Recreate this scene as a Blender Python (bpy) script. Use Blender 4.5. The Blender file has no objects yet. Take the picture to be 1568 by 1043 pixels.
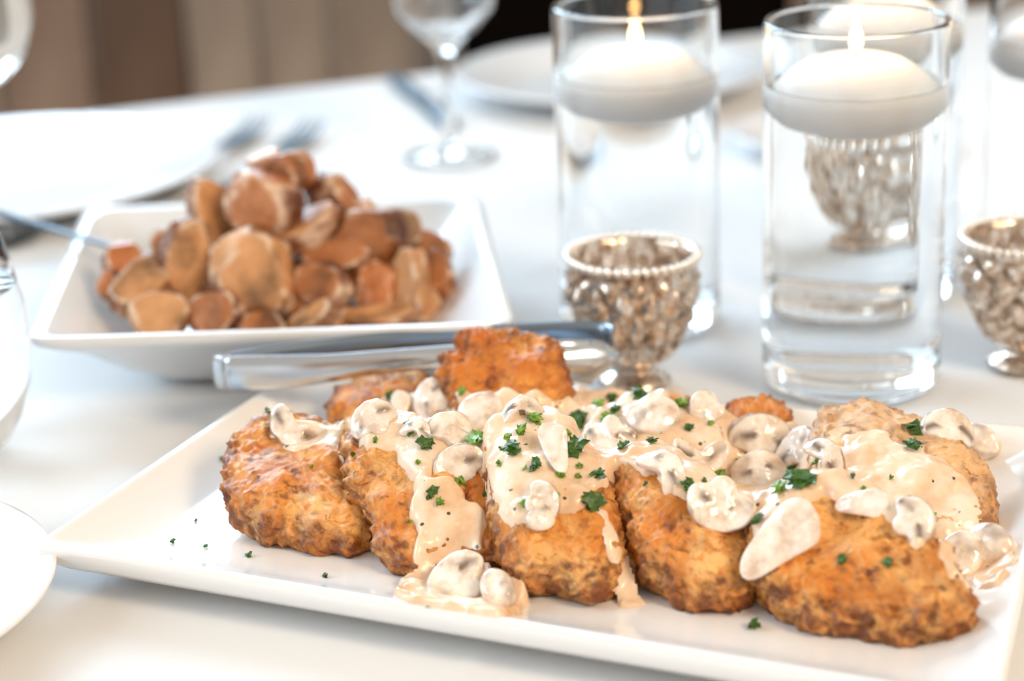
import bpy, bmesh, math, random
import numpy as np
from mathutils import Vector, Matrix, noise
from mathutils.bvhtree import BVHTree

random.seed(7); np.random.seed(7)
S = bpy.context.scene
COL = S.collection
TZ = 0.75                                   # height of the table top above the floor

# ------------------------------------------------------------------ camera
FP = 3100.0; PITCH = math.radians(19.5); ROLL = math.radians(2.4); CH = 0.375
fw = np.array([0, math.cos(PITCH), -math.sin(PITCH)])
r0 = np.array([1.0, 0, 0]); u0 = np.array([0, math.sin(PITCH), math.cos(PITCH)])
RT = r0*math.cos(ROLL) - u0*math.sin(ROLL)
UP = u0*math.cos(ROLL) + r0*math.sin(ROLL)
CAM = np.array([0, 0, TZ+CH])
cd = bpy.data.cameras.new('camera'); cam = bpy.data.objects.new('camera', cd); COL.objects.link(cam)
m = Matrix(((RT[0], UP[0], -fw[0], CAM[0]), (RT[1], UP[1], -fw[1], CAM[1]), (RT[2], UP[2], -fw[2], CAM[2]), (0, 0, 0, 1)))
cam.matrix_world = m
cd.sensor_width = 36; cd.lens = FP/1568*36; cd.clip_start = 0.01
cd.dof.use_dof = True; cd.dof.focus_distance = 0.85; cd.dof.aperture_fstop = 4.6
S.camera = cam

# ------------------------------------------------------------------ light and exposure
w = bpy.data.worlds.new('world'); S.world = w; w.use_nodes = True
w.node_tree.nodes['Background'].inputs[0].default_value = (1.0, 0.90, 0.79, 1)
w.node_tree.nodes['Background'].inputs[1].default_value = 0.58
def area(name, loc, target, sx, sy, power, col):
    l = bpy.data.lights.new(name, 'AREA'); l.shape = 'RECTANGLE'; l.size = sx; l.size_y = sy
    l.energy = power; l.color = col
    o = bpy.data.objects.new(name, l); COL.objects.link(o); o.location = loc
    o.rotation_euler = (Vector(target)-Vector(loc)).to_track_quat('-Z', 'Y').to_euler()
    return o
area('window_daylight', (-2.2, 6.6, 3.9), (0, 1.0, TZ), 5.2, 2.8, 600, (0.56, 0.79, 1.0))
area('side_window_daylight', (-3.0, 0.6, 2.2), (0, 1.0, TZ), 2.0, 1.6, 60, (0.66, 0.85, 1.0))
area('ceiling_lamp', (1.6, -0.9, 2.5), (0, 0.9, TZ), 0.8, 0.8, 44, (1.0, 0.76, 0.50))
S.view_settings.view_transform = 'Standard'; S.view_settings.look = 'None'
S.view_settings.exposure = 0.22; S.view_settings.gamma = 1.0
S.view_settings.use_curve_mapping = False
cy = S.cycles
try:
    cy.use_denoising = True; cy.denoiser = 'OPENIMAGEDENOISE'
    cy.max_bounces = 20; cy.transmission_bounces = 18; cy.glossy_bounces = 8; cy.diffuse_bounces = 4
    cy.sample_clamp_indirect = 6.0; cy.blur_glossy = 0.5
except Exception: pass

# ------------------------------------------------------------------ pixel helpers
def ray(x, y): return fw + RT*(x-784)/FP - UP*(y-521.5)/FP
def at(x, y, z=0.0):                        # point on the horizontal plane z above the table
    d = ray(x, y); return CAM + d*((TZ+z-CAM[2])/d[2])
def atY(x, y, Y):                           # point on the vertical plane at distance Y
    d = ray(x, y); return CAM + d*(Y/d[1])
def proj(P):
    v = P-CAM; w_ = v@fw
    return 784+FP*(v@RT)/w_, 521.5-FP*(v@UP)/w_, w_

# ------------------------------------------------------------------ materials
def new_mat(name):
    m = bpy.data.materials.new(name); m.use_nodes = True
    nt = m.node_tree; return m, nt, nt.nodes['Principled BSDF']
def lk(nt, a, b): nt.links.new(a, b)
def nz(nt, scale, detail=4, rough=0.55, coord='Object', dist=0.0):
    tc = nt.nodes.new('ShaderNodeTexCoord'); n = nt.nodes.new('ShaderNodeTexNoise')
    n.inputs['Scale'].default_value = scale; n.inputs['Detail'].default_value = detail
    n.inputs['Roughness'].default_value = rough; n.inputs['Distortion'].default_value = dist
    oi = nt.nodes.new('ShaderNodeObjectInfo'); va = nt.nodes.new('ShaderNodeVectorMath'); va.operation = 'ADD'
    sc_ = nt.nodes.new('ShaderNodeMath'); sc_.operation = 'MULTIPLY'; sc_.inputs[1].default_value = 7.0; lk(nt, oi.outputs['Random'], sc_.inputs[0])
    lk(nt, tc.outputs[coord], va.inputs[0]); lk(nt, sc_.outputs[0], va.inputs[1]); lk(nt, va.outputs[0], n.inputs['Vector']); return n
def ramp(nt, src, stops):
    r = nt.nodes.new('ShaderNodeValToRGB'); e = r.color_ramp.elements
    while len(e) < len(stops): e.new(0.5)
    for i, (p, c) in enumerate(stops):
        e[i].position = p; e[i].color = (*c, 1) if not isinstance(c, (int, float)) else (c, c, c, 1)
    lk(nt, src, r.inputs[0]); return r
def mixc(nt, fac, a, b, mode='MIX'):
    n = nt.nodes.new('ShaderNodeMix'); n.data_type = 'RGBA'; n.blend_type = mode
    for sock, v in ((n.inputs[0], fac), (n.inputs[6], a), (n.inputs[7], b)):
        if hasattr(v, 'default_value'): lk(nt, v, sock)
        elif isinstance(v, (int, float)): sock.default_value = v
        else: sock.default_value = (*v, 1)
    return n.outputs[2]
def attr(nt, name):
    a = nt.nodes.new('ShaderNodeAttribute'); a.attribute_name = name; return a.outputs['Fac']
def bump(nt, src, bsdf, strength=0.4, dist=0.001):
    b = nt.nodes.new('ShaderNodeBump'); b.inputs['Strength'].default_value = strength
    b.inputs['Distance'].default_value = dist; lk(nt, src, b.inputs['Height']); lk(nt, b.outputs[0], bsdf.inputs['Normal'])
def plain(name, col, rough=0.5, metal=0.0, spec=0.5, sss=0, bumps=None, coat=0):
    m, nt, b = new_mat(name)
    b.inputs['Base Color'].default_value = (*col, 1); b.inputs['Roughness'].default_value = rough
    b.inputs['Metallic'].default_value = metal; b.inputs['Specular IOR Level'].default_value = spec
    if sss:
        b.inputs['Subsurface Weight'].default_value = sss; b.inputs['Subsurface Radius'].default_value = (1, .8, .6)
        b.inputs['Subsurface Scale'].default_value = 0.01
    if coat: b.inputs['Coat Weight'].default_value = coat; b.inputs['Coat Roughness'].default_value = 0.05
    if bumps: bump(nt, nz(nt, bumps[0]).outputs[0], b, bumps[1], bumps[2])
    return m
def glass(name, ior, col=(1, 1, 1), rough=0.0):
    m, nt, b = new_mat(name)
    b.inputs['Transmission Weight'].default_value = 1; b.inputs['IOR'].default_value = ior
    b.inputs['Roughness'].default_value = rough; b.inputs['Base Color'].default_value = (*col, 1); return m

M = {}
M['porcelain'] = plain('white_porcelain', (0.86, 0.85, 0.84), 0.12, coat=0.4, bumps=(18, 0.03, 0.002))
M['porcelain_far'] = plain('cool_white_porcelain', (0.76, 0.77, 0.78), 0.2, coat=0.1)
M['glass'] = glass('clear_glass', 1.48, (0.985, 0.995, 0.995))
M['water'] = glass('water', 1.33, (0.99, 0.998, 1.0))
M['water_in_glass'] = glass('water_against_glass', 1.33/1.48, (0.995, 0.999, 1.0))
M['wax'] = plain('white_wax', (0.97, 0.955, 0.93), 0.4, sss=0.25)
M['steel'] = plain('brushed_steel', (0.60, 0.64, 0.69), 0.22, metal=1, bumps=(120, 0.05, 0.0005))
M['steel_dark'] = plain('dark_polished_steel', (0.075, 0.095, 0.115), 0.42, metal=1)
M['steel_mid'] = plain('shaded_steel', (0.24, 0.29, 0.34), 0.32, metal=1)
M['wick'] = plain('wick', (0.05, 0.04, 0.035), 0.8)
M['black'] = plain('black_fabric', (0.005, 0.0035, 0.003), 0.9, spec=0.0)
m, nt, b = new_mat('candle_flame')
b.inputs['Base Color'].default_value = (0, 0, 0, 1); b.inputs['Emission Color'].default_value = (1, 0.55, 0.2, 1); b.inputs['Emission Strength'].default_value = 22
M['flame'] = m
# table linen
m, nt, b = new_mat('white_linen')
n1 = nz(nt, 5, 3); b.inputs['Base Color'].default_value = (0.84, 0.84, 0.84, 1)
lk(nt, ramp(nt, n1.outputs[0], [(0.3, (0.755, 0.76, 0.765)), (0.7, (0.79, 0.795, 0.80))]).outputs[0], b.inputs['Base Color'])
b.inputs['Roughness'].default_value = 0.9; b.inputs['Specular IOR Level'].default_value = 0.05
wv = nz(nt, 900, 2); bump(nt, wv.outputs[0], b, 0.12, 0.0004); M['linen'] = m
# mercury glass
m, nt, b = new_mat('mercury_glass')
n1 = nz(nt, 160, 5, 0.65)
lk(nt, ramp(nt, n1.outputs[0], [(0.34, (0.16, 0.10, 0.065)), (0.47, (0.58, 0.45, 0.35)), (0.64, (0.90, 0.85, 0.79))]).outputs[0], b.inputs['Base Color'])
b.inputs['Metallic'].default_value = 0.92
lk(nt, ramp(nt, n1.outputs[0], [(0.3, 0.45), (0.65, 0.12)]).outputs[0], b.inputs['Roughness'])
bump(nt, nz(nt, 260, 3).outputs[0], b, 0.35, 0.0008); M['mercury'] = m
M['bead'] = plain('silvered_bead', (0.93, 0.88, 0.82), 0.14, metal=0.8)
# fried chicken crust
def crust(name, light, mid, dark, seed=0.0):
    m, nt, b = new_mat(name)
    tc = nt.nodes.new('ShaderNodeTexCoord'); mp = nt.nodes.new('ShaderNodeMapping'); mp.inputs['Location'].default_value = (seed, seed*1.7, 0)
    lk(nt, tc.outputs['Object'], mp.inputs['Vector'])
    def N(sc, de, ro=0.6):
        n = nt.nodes.new('ShaderNodeTexNoise'); n.inputs['Scale'].default_value = sc; n.inputs['Detail'].default_value = de
        n.inputs['Roughness'].default_value = ro; n.inputs['Distortion'].default_value = 0.6; lk(nt, mp.outputs[0], n.inputs['Vector']); return n.outputs[0]
    big = ramp(nt, N(38, 5, 0.6), [(0.36, mid), (0.50, tuple((p+q)/2 for p, q in zip(mid, light))), (0.60, light)])
    fine = ramp(nt, N(190, 5, 0.65), [(0.34, 1.0), (0.50, 0.0)])
    c = mixc(nt, fine.outputs[0], big.outputs[0], mid)
    spots = ramp(nt, N(95, 4, 0.7), [(0.31, 1.0), (0.40, 0.0)])
    c = mixc(nt, spots.outputs[0], c, dark)
    e = ramp(nt, attr(nt, 'brown'), [(0.05, 0.0), (0.85, 0.92)])
    rag = nt.nodes.new('ShaderNodeMath'); rag.operation = 'MULTIPLY'
    lk(nt, e.outputs[0], rag.inputs[0]); lk(nt, ramp(nt, N(150, 4), [(0.33, 0.15), (0.58, 1.0)]).outputs[0], rag.inputs[1])
    c = mixc(nt, rag.outputs[0], c, dark)
    lk(nt, c, b.inputs['Base Color'])
    b.inputs['Roughness'].default_value = 0.42; b.inputs['Specular IOR Level'].default_value = 0.45
    b.inputs['Subsurface Weight'].default_value = 0.12; b.inputs['Subsurface Radius'].default_value = (1, .5, .2); b.inputs['Subsurface Scale'].default_value = 0.004
    bump(nt, N(420, 5, 0.7), b, 0.5, 0.0012)
    return m
M['crust'] = [crust('fried_crust', (0.88, 0.47, 0.15), (0.66, 0.205, 0.017), (0.14, 0.030, 0.004), s) for s in (0, 3, 6)]
M['crust_deep'] = crust('deep_fried_crust', (0.78, 0.33, 0.06), (0.58, 0.16, 0.012), (0.16, 0.038, 0.006), 9)
M['crust_creamed'] = crust('creamy_coated_crust', (0.88, 0.60, 0.36), (0.80, 0.46, 0.20), (0.30, 0.12, 0.04), 12)
# cream sauce
m, nt, b = new_mat('mushroom_cream_sauce')
n1 = nz(nt, 45, 4, 0.6); n2 = nz(nt, 900, 2, 0.5)
c = ramp(nt, n1.outputs[0], [(0.34, (0.74, 0.47, 0.27)), (0.50, (0.86, 0.64, 0.45)), (0.66, (0.92, 0.77, 0.62))])
pv = nt.nodes.new('ShaderNodeTexVoronoi'); pv.inputs['Scale'].default_value = 160
tc = nt.nodes.new('ShaderNodeTexCoord'); lk(nt, tc.outputs['Object'], pv.inputs['Vector'])
pm = ramp(nt, pv.outputs['Distance'], [(0.0, 1.0), (0.13, 1.0), (0.17, 0.0)])
gate = ramp(nt, nz(nt, 130, 2).outputs[0], [(0.52, 0.0), (0.56, 1.0)])
mm = nt.nodes.new('ShaderNodeMath'); mm.operation = 'MULTIPLY'; lk(nt, pm.outputs[0], mm.inputs[0]); lk(nt, gate.outputs[0], mm.inputs[1])
lk(nt, mixc(nt, mm.outputs[0], c.outputs[0], (0.09, 0.06, 0.04)), b.inputs['Base Color'])
b.inputs['Roughness'].default_value = 0.24; b.inputs['Specular IOR Level'].default_value = 0.5; b.inputs['Coat Weight'].default_value = 0.2; b.inputs['Coat Roughness'].default_value = 0.08
b.inputs['Subsurface Weight'].default_value = 0.2; b.inputs['Subsurface Radius'].default_value = (1, .7, .4); b.inputs['Subsurface Scale'].default_value = 0.004
bump(nt, nz(nt, 230, 4).outputs[0], b, 0.25, 0.0012); M['sauce'] = m
# mushroom flesh: pale flesh, dark skin rim, grey gills
m, nt, b = new_mat('mushroom_flesh')
n1 = nz(nt, 120, 4, 0.6)
fl = ramp(nt, n1.outputs[0], [(0.34, (0.66, 0.50, 0.38)), (0.50, (0.86, 0.75, 0.64)), (0.66, (0.93, 0.89, 0.84))])
c = mixc(nt, attr(nt, 'gill'), fl.outputs[0], (0.16, 0.105, 0.075))
c = mixc(nt, attr(nt, 'skin'), c, (0.20, 0.12, 0.08))
lk(nt, c, b.inputs['Base Color']); b.inputs['Roughness'].default_value = 0.16; b.inputs['Coat Weight'].default_value = 0.5; b.inputs['Coat Roughness'].default_value = 0.06
b.inputs['Subsurface Weight'].default_value = 0.15; b.inputs['Subsurface Scale'].default_value = 0.003
bump(nt, nz(nt, 300, 3).outputs[0], b, 0.25, 0.0008); M['mushroom'] = m
# parsley
M['parsley'] = []
for nm, col in (('dark_parsley', (0.05, 0.13, 0.012)), ('bright_parsley', (0.18, 0.33, 0.025))):
    m, nt, b = new_mat(nm)
    c = ramp(nt, nz(nt, 500, 3).outputs[0], [(0.35, tuple(x*0.45 for x in col)), (0.65, tuple(x*1.25 for x in col))])
    lk(nt, c.outputs[0], b.inputs['Base Color']); b.inputs['Roughness'].default_value = 0.4; M['parsley'].append(m)
# roast potato
def potato_mat(name, flesh, skin):
    m, nt, b = new_mat(name)
    n1 = nz(nt, 34, 4, 0.55)
    f = ramp(nt, n1.outputs[0], [(0.36, tuple(x*0.38 for x in flesh)), (0.50, flesh), (0.66, tuple(min(1, x*1.3+0.03) for x in flesh))])
    s = ramp(nt, n1.outputs[0], [(0.38, tuple(x*0.6 for x in skin)), (0.52, skin), (0.64, (0.66, 0.46, 0.32))])
    c = mixc(nt, attr(nt, 'cut'), s.outputs[0], f.outputs[0])
    c = mixc(nt, attr(nt, 'rim'), c, (0.85, 0.68, 0.52))
    lk(nt, c, b.inputs['Base Color']); b.inputs['Roughness'].default_value = 0.38
    bump(nt, nz(nt, 200, 4).outputs[0], b, 0.5, 0.0015); return m
M['potato'] = [potato_mat('roast_potato', (0.36, 0.125, 0.034), (0.16, 0.045, 0.013)), potato_mat('pale_roast_potato', (0.52, 0.25, 0.10), (0.26, 0.095, 0.034)), potato_mat('orange_roast_potato', (0.38, 0.11, 0.016), (0.14, 0.034, 0.008))]
# woods
def wood(name, a, c_, scale=9):
    m, nt, b = new_mat(name)
    tc = nt.nodes.new('ShaderNodeTexCoord'); mp = nt.nodes.new('ShaderNodeMapping'); mp.inputs['Scale'].default_value = (1, 1, 0.35)
    lk(nt, tc.outputs['Object'], mp.inputs['Vector']); n = nt.nodes.new('ShaderNodeTexNoise'); n.inputs['Scale'].default_value = scale; n.inputs['Detail'].default_value = 6
    lk(nt, mp.outputs[0], n.inputs['Vector'])
    lk(nt, ramp(nt, n.outputs[0], [(0.35, a), (0.65, c_)]).outputs[0], b.inputs['Base Color'])
    b.inputs['Roughness'].default_value = 0.6; bump(nt, n.outputs[0], b, 0.3, 0.003); return m
M['wood_mid'] = wood('weathered_brown_wood', (0.15, 0.085, 0.055), (0.30, 0.20, 0.14))
M['wood_dark'] = wood('dark_brown_wood', (0.075, 0.036, 0.018), (0.14, 0.075, 0.042))
M['wood_grey'] = wood('grey_brown_wood', (0.20, 0.14, 0.10), (0.38, 0.29, 0.22))
M['floor'] = wood('floor_wood', (0.20, 0.14, 0.10), (0.30, 0.22, 0.16), 4)
M['wall'] = plain('plaster', (0.42, 0.40, 0.37), 0.9, bumps=(30, 0.1, 0.002))

# ------------------------------------------------------------------ object helpers
def tag(o, label=None, cat=None, group=None, kind=None):
    if label: o['label'] = label
    if cat: o['category'] = cat
    if group: o['group'] = group
    if kind: o['kind'] = kind
    return o
def empty(name, loc, *t, rz=0):
    o = bpy.data.objects.new(name, None); COL.objects.link(o); o.location = loc; o.rotation_euler = (0, 0, rz)
    o.empty_display_size = 0.02; tag(o, *t); return o
def link(name, me, mat, parent=None, smooth=True):
    if smooth and len(me.polygons): me.polygons.foreach_set('use_smooth', [True]*len(me.polygons))
    if mat: me.materials.append(mat)
    o = bpy.data.objects.new(name, me); COL.objects.link(o)
    if parent: o.parent = parent
    return o
def mesh_np(name, V, Fc, mat, parent=None, smooth=True, origin=True, attrs=None):
    """world-coordinate vertices; the object's origin goes to the base centre (or the parent's origin)"""
    V = np.asarray(V, float)
    if parent is not None: org = np.array(parent.matrix_world.translation) if parent.type != 'EMPTY' else np.array(parent.location)
    else: org = np.array([*((V.min(0)+V.max(0))/2)[:2], V[:, 2].min()])
    me = bpy.data.meshes.new(name); me.from_pydata((V-org).tolist(), [], [tuple(int(i) for i in f) for f in Fc]); me.update()
    for k, v in (attrs or {}).items():
        a = me.attributes.new(k, 'FLOAT', 'POINT'); a.data.foreach_set('value', np.asarray(v, np.float32))
    o = link(name, me, mat, parent, smooth)
    if parent is None: o.location = org
    return o
def grid_faces(nr, nc, closed=True):
    F_ = []
    for i in range(nr-1):
        for j in range(nc if closed else nc-1):
            k = (j+1) % nc
            F_.append((i*nc+j, i*nc+k, (i+1)*nc+k, (i+1)*nc+j))
    return F_
def lathe(profile, cx, cy_, n=64, mod=None, z0=TZ):
    V, rings = [], []
    for r, z in profile:
        ring = []
        for j in range(n):
            a = 2*math.pi*j/n; rr = r + (mod(a, z, r) if mod else 0)
            ring.append((cx+rr*math.cos(a), cy_+rr*math.sin(a), z0+z))
        V += ring
    F_ = grid_faces(len(profile), n)
    for end, ri in ((0, 0), (1, len(profile)-1)):
        c = len(V); V.append((cx, cy_, z0+profile[ri][1]))
        for j in range(n):
            k = (j+1) % n; f = (c, ri*n+k, ri*n+j) if end == 0 else (c, ri*n+j, ri*n+k)
            F_.append(f)
    return V, F_
def box(name, c, s, mat, parent=None, rz=0, bev=0.0):
    bm = bmesh.new(); bmesh.ops.create_cube(bm, size=1)
    for v in bm.verts: v.co = Vector((v.co.x*s[0], v.co.y*s[1], v.co.z*s[2]))
    if bev: bmesh.ops.bevel(bm, geom=bm.edges[:], offset=bev, segments=2, affect='EDGES')
    me = bpy.data.meshes.new(name); bm.to_mesh(me); bm.free()
    o = link(name, me, mat, parent, False); o.rotation_euler = (0, 0, rz)
    o.location = Vector(c) - (Vector(parent.location) if parent else Vector())
    return o
def fnoise(P, scale, seed=0.0, octaves=3):
    out = np.empty(len(P)); off = Vector((seed*7.3, seed*3.1, seed*5.7))
    for i, p in enumerate(P):
        out[i] = noise.fractal(Vector(p)*scale+off, 0.7, 2.0, octaves)
    return out
def poly_R(poly, n, sm=2.0):
    """outline (x,y) -> centre and radius for n directions, softened"""
    P = np.array(poly, float); c = None
    x, y = P[:, 0], P[:, 1]; x2, y2 = np.roll(x, -1), np.roll(y, -1); cr = x*y2-x2*y; A = cr.sum()/2
    c = np.array([((x+x2)*cr).sum(), ((y+y2)*cr).sum()])/(6*A)
    Q = P-c; Q2 = np.roll(Q, -1, 0); R = np.zeros(n)
    for i in range(n):
        a = 2*math.pi*i/n; d = np.array([math.cos(a), math.sin(a)]); best = 1e-9
        for p, q in zip(Q, Q2):
            e = q-p; den = d[0]*e[1]-d[1]*e[0]
            if abs(den) < 1e-12: continue
            t = (p[0]*e[1]-p[1]*e[0])/den; s = (p[0]*d[1]-p[1]*d[0])/den
            if -1e-9 <= s <= 1+1e-9 and t > best: best = t
        R[i] = best
    if sm:
        k = np.arange(n); k = np.minimum(k, n-k); g = np.exp(-k**2/(2*sm*sm)); g /= g.sum()
        R = np.real(np.fft.ifft(np.fft.fft(R)*np.fft.fft(g)))
    return c, R
def blob2d(R, up, dn, n_top, n_bot, pw=0.6):
    """closed lump over a star outline: returns local (x,y,h), faces, s (0 centre..1 rim)"""
    n = len(R); ts = list(np.linspace(0, 1, n_top+1)[1:]) ; bs = list(np.linspace(1, 0, n_bot+1)[1:-1])
    V = [(0, 0, up)]; s_ = [0.0]; ang = 2*math.pi*np.arange(n)/n
    for t in ts:
        s = math.sin(t*math.pi/2)**0.9; h = up*max(0, math.cos(t*math.pi/2))**pw
        for j in range(n): V.append((R[j]*s*math.cos(ang[j]), R[j]*s*math.sin(ang[j]), h)); s_.append(s)
    for t in bs:
        s = math.sin(t*math.pi/2)**0.9; h = -dn*math.cos(t*math.pi/2)**pw
        for j in range(n): V.append((R[j]*s*math.cos(ang[j]), R[j]*s*math.sin(ang[j]), h)); s_.append(s)
    V.append((0, 0, -dn)); s_.append(0)
    nr = n_top+n_bot-1; F_ = [(0, 1+j, 1+(j+1) % n) for j in range(n)]
    F_ += [tuple(1+i for i in f) for f in grid_faces(nr, n)]
    F_ = [f if len(f) == 3 else (f[0], f[3], f[2], f[1]) for f in F_]
    last = 1+(nr-1)*n; e = len(V)-1
    F_ += [(last+(j+1) % n, last+j, e) for j in range(n)]
    return np.array(V), F_, np.array(s_)
def vnormals(V, F_):
    N = np.zeros_like(V)
    F4 = np.array([f for f in F_ if len(f) == 4]); F3 = np.array([f for f in F_ if len(f) == 3])
    for Fa in (F4, F3):
        if len(Fa) == 0: continue
        a, b_, c = V[Fa[:, 0]], V[Fa[:, 1]], V[Fa[:, 2]]
        fn = np.cross(b_-a, c-a)
        for k in range(Fa.shape[1]): np.add.at(N, Fa[:, k], fn)
    return N/np.maximum(np.linalg.norm(N, axis=1), 1e-12)[:, None]

# ================================================================== SETTING
fl = box('floor', (0, 2.0, -0.02), (7, 8, 0.04), M['floor']); tag(fl, kind='structure')
wb = box('wall_back', (0, 5.6, 0.65), (7, 0.1, 1.3), M['wall']); tag(wb, kind='structure')

# ---- table and cloth
TA = math.radians(20.0)
tx, ty = np.array([math.cos(TA), math.sin(TA)]), np.array([-math.sin(TA), math.cos(TA)])
edge0 = np.array([-0.42, 1.652])                     # a point on the far edge
TW, TD = 2.6, 1.35
tc_ = edge0 + tx*0.35 - ty*TD/2
tbl = empty('dining_table', (tc_[0], tc_[1], 0), 'large rectangular dining table hidden under the white tablecloth', 'table', rz=0)
bm_top = box('table_top', (tc_[0], tc_[1], TZ-0.021), (TW-0.01, TD-0.01, 0.03), M['wood_dark'], tbl, TA)
for sx in (-1, 1):
    for sy in (-1, 1):
        p = tc_ + tx*sx*(TW/2-0.12) + ty*sy*(TD/2-0.12)
        box('leg', (p[0], p[1], (TZ-0.036)/2), (0.07, 0.07, TZ-0.036), M['wood_dark'], tbl, TA)
def make_cloth():
    nx, ny = 330, 200; drop = 0.28
    us = np.linspace(-TW/2-drop, TW/2+drop, nx); vs = np.linspace(-TD/2-drop, TD/2+drop, ny)
    V = []
    a0 = at(690, 1043); a1 = at(735, 975)            # pressed fold line near the front
    fd = (a1-a0)[:2]; fd /= np.linalg.norm(fd); fnl = np.array([-fd[1], fd[0]])
    g0 = at(1000, 330)[:2]
    for v in vs:
        for u in us:
            du = max(0, abs(u)-TW/2); dv = max(0, abs(v)-TD/2); d = math.hypot(du, dv)
            uu = max(-TW/2, min(TW/2, u)); vv = max(-TD/2, min(TD/2, v))
            if d > 0:
                k = 0.012 + 0.012*math.sin(18*(u if dv > 0 else v)); out = min(d, 0.012)+k*min(1, d/drop)*1.5
                uu += math.copysign(out*du/d, u); vv += math.copysign(out*dv/d, v)
            p = tc_ + tx*uu + ty*vv
            z = TZ - 0.0006 - max(0, d-0.006)
            if d == 0:
                q = p-a0[:2]; dd = abs(q@fnl); z += 0.0010*math.exp(-(dd/0.004)**2) - 0.0008
                q = p-g0
                for off, an, wd in ((0, 0.9, .006), (0.16, -0.5, .007), (-0.2, 0.35, .005)):
                    nn = np.array([-math.sin(an), math.cos(an)]); z += 0.0012*math.exp(-((q@nn-off)/wd)**2)-0.0012*0.0
                z += 0.0005*noise.noise(Vector((p[0]*9, p[1]*9, 0))) - 0.0012
            V.append((p[0], p[1], z))
    return V, grid_faces(ny, nx, False)
V, F_ = make_cloth()
cl = mesh_np('tablecloth', V, F_, M['linen']); tag(cl, 'white linen tablecloth with pressed fold lines draped over the table', 'tablecloth')

# ---- seating behind the table
def plank_back(name, label, x0, x1, Y, n, mats, seed, zt=1.5):
    root = empty(name, ((x0+x1)/2, Y, 0), label, 'bench'); rnd = random.Random(seed)
    wds = [rnd.uniform(0.8, 1.25) for _ in range(n)]; s = sum(wds); x = x0
    for k in range(n):
        wd = (x1-x0)*wds[k]/s
        box('plank', (x+wd/2, Y+rnd.uniform(-.004, .004), zt/2+0.06), (wd-0.006, 0.03, zt-0.12), mats[k % len(mats)], root, 0, 0.003); x += wd
    box('rail', ((x0+x1)/2, Y, zt+0.02), (x1-x0+0.02, 0.06, 0.04), M['wood_dark'], root, 0, 0.004)
    box('base_rail', ((x0+x1)/2, Y, 0.05), (x1-x0+0.02, 0.06, 0.10), M['wood_dark'], root, 0, 0.004)
    box('seat', ((x0+x1)/2, Y+0.24, 0.45), (x1-x0, 0.42, 0.04), M['wood_dark'], root, 0, 0.004)
    for xx in (x0+.05, x1-.05): box('leg', (xx, Y+0.38, 0.215), (0.05, 0.05, 0.43), M['wood_dark'], root)
    return root
YB = 2.45
xe = atY(668, 60, YB)[0]
plank_back('wooden_bench', 'weathered brown plank bench back beyond the table edge', atY(45, 60, YB)[0]-0.35, xe, YB, 8,
           [M['wood_mid'], M['wood_mid'], M['wood_grey'], M['wood_mid'], M['wood_dark'], M['wood_grey'], M['wood_grey'], M['wood_grey']], 3, 1.12)
xg = atY(1185, 60, 2.75)[0]
plank_back('wooden_bench', 'grey brown plank bench back seen beyond the tall candle vases', xg, xg+0.75, 2.75, 5, [M['wood_grey'], M['wood_mid']], 5, 1.1)
def dark_chair(x, Y):
    root = empty('dining_chair', (x, Y, 0), 'black upholstered dining chair back seen dark between the two benches', 'chair')
    box('backrest', (x, Y, 0.80), (0.38, 0.06, 0.66), M['black'], root, 0, 0.02)
    box('seat', (x, Y-0.22, 0.41), (0.38, 0.38, 0.07), M['black'], root, 0, 0.02)
    for sx in (-1, 1):
        for dy in (-0.02, -0.36): box('leg', (x+sx*0.16, Y+dy, 0.1875), (0.035, 0.035, 0.375), M['black'], root)
dark_chair(0.145, 2.32)

# ================================================================== DISHES
def quad_ring(C4, inset, rad, z, ncor=7, nside=10):
    C4 = [np.array(c, float) for c in C4]; n = 4; L = []
    for i in range(n):                                # counter-clockwise corners
        a, b_ = C4[i], C4[(i+1) % n]; d = (b_-a)/np.linalg.norm(b_-a); nn = np.array([-d[1], d[0]])
        L.append((a+nn*inset, d))
    Q = []
    for i in range(n):
        p, d = L[i-1]; q, e = L[i]; den = d[0]*e[1]-d[1]*e[0]
        t = ((q[0]-p[0])*e[1]-(q[1]-p[1])*e[0])/den; Q.append(p+d*t)
    out = []
    for i in range(n):
        c = Q[i]; d0 = L[i-1][1]; d1 = L[i][1]; a = c-d0*rad; b_ = c+d1*rad
        for k in range(ncor):
            t = k/(ncor-1); out.append((1-t)**2*a+2*t*(1-t)*c+t*t*b_)
        nx = Q[(i+1) % n]-d1*rad
        for k in range(1, nside): out.append(b_+(nx-b_)*k/nside)
    return [(p[0], p[1], TZ+z) for p in out]
def quad_dish(name, C4, prof, label, cat, mat):
    V = []; n = None
    for inset, rad, z in prof:
        r = quad_ring(C4, inset, rad, z); n = len(r); V += r
    F_ = [tuple(reversed(f)) for f in grid_faces(len(prof), n)]
    F_ = [tuple(reversed(f)) for f in F_]
    F_.append(tuple(reversed(range(n)))); F_.append(tuple((len(prof)-1)*n+j for j in range(n)))
    o = mesh_np(name, V, F_, mat); tag(o, label, cat); return o
PL4 = [at(50, 832, .022)[:2], (0.160, 0.605), (0.246, 0.847), at(446, 566, .022)[:2]]
PFL = 0.0085                                          # height of the platter's flat floor
cm = 0.01
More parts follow.
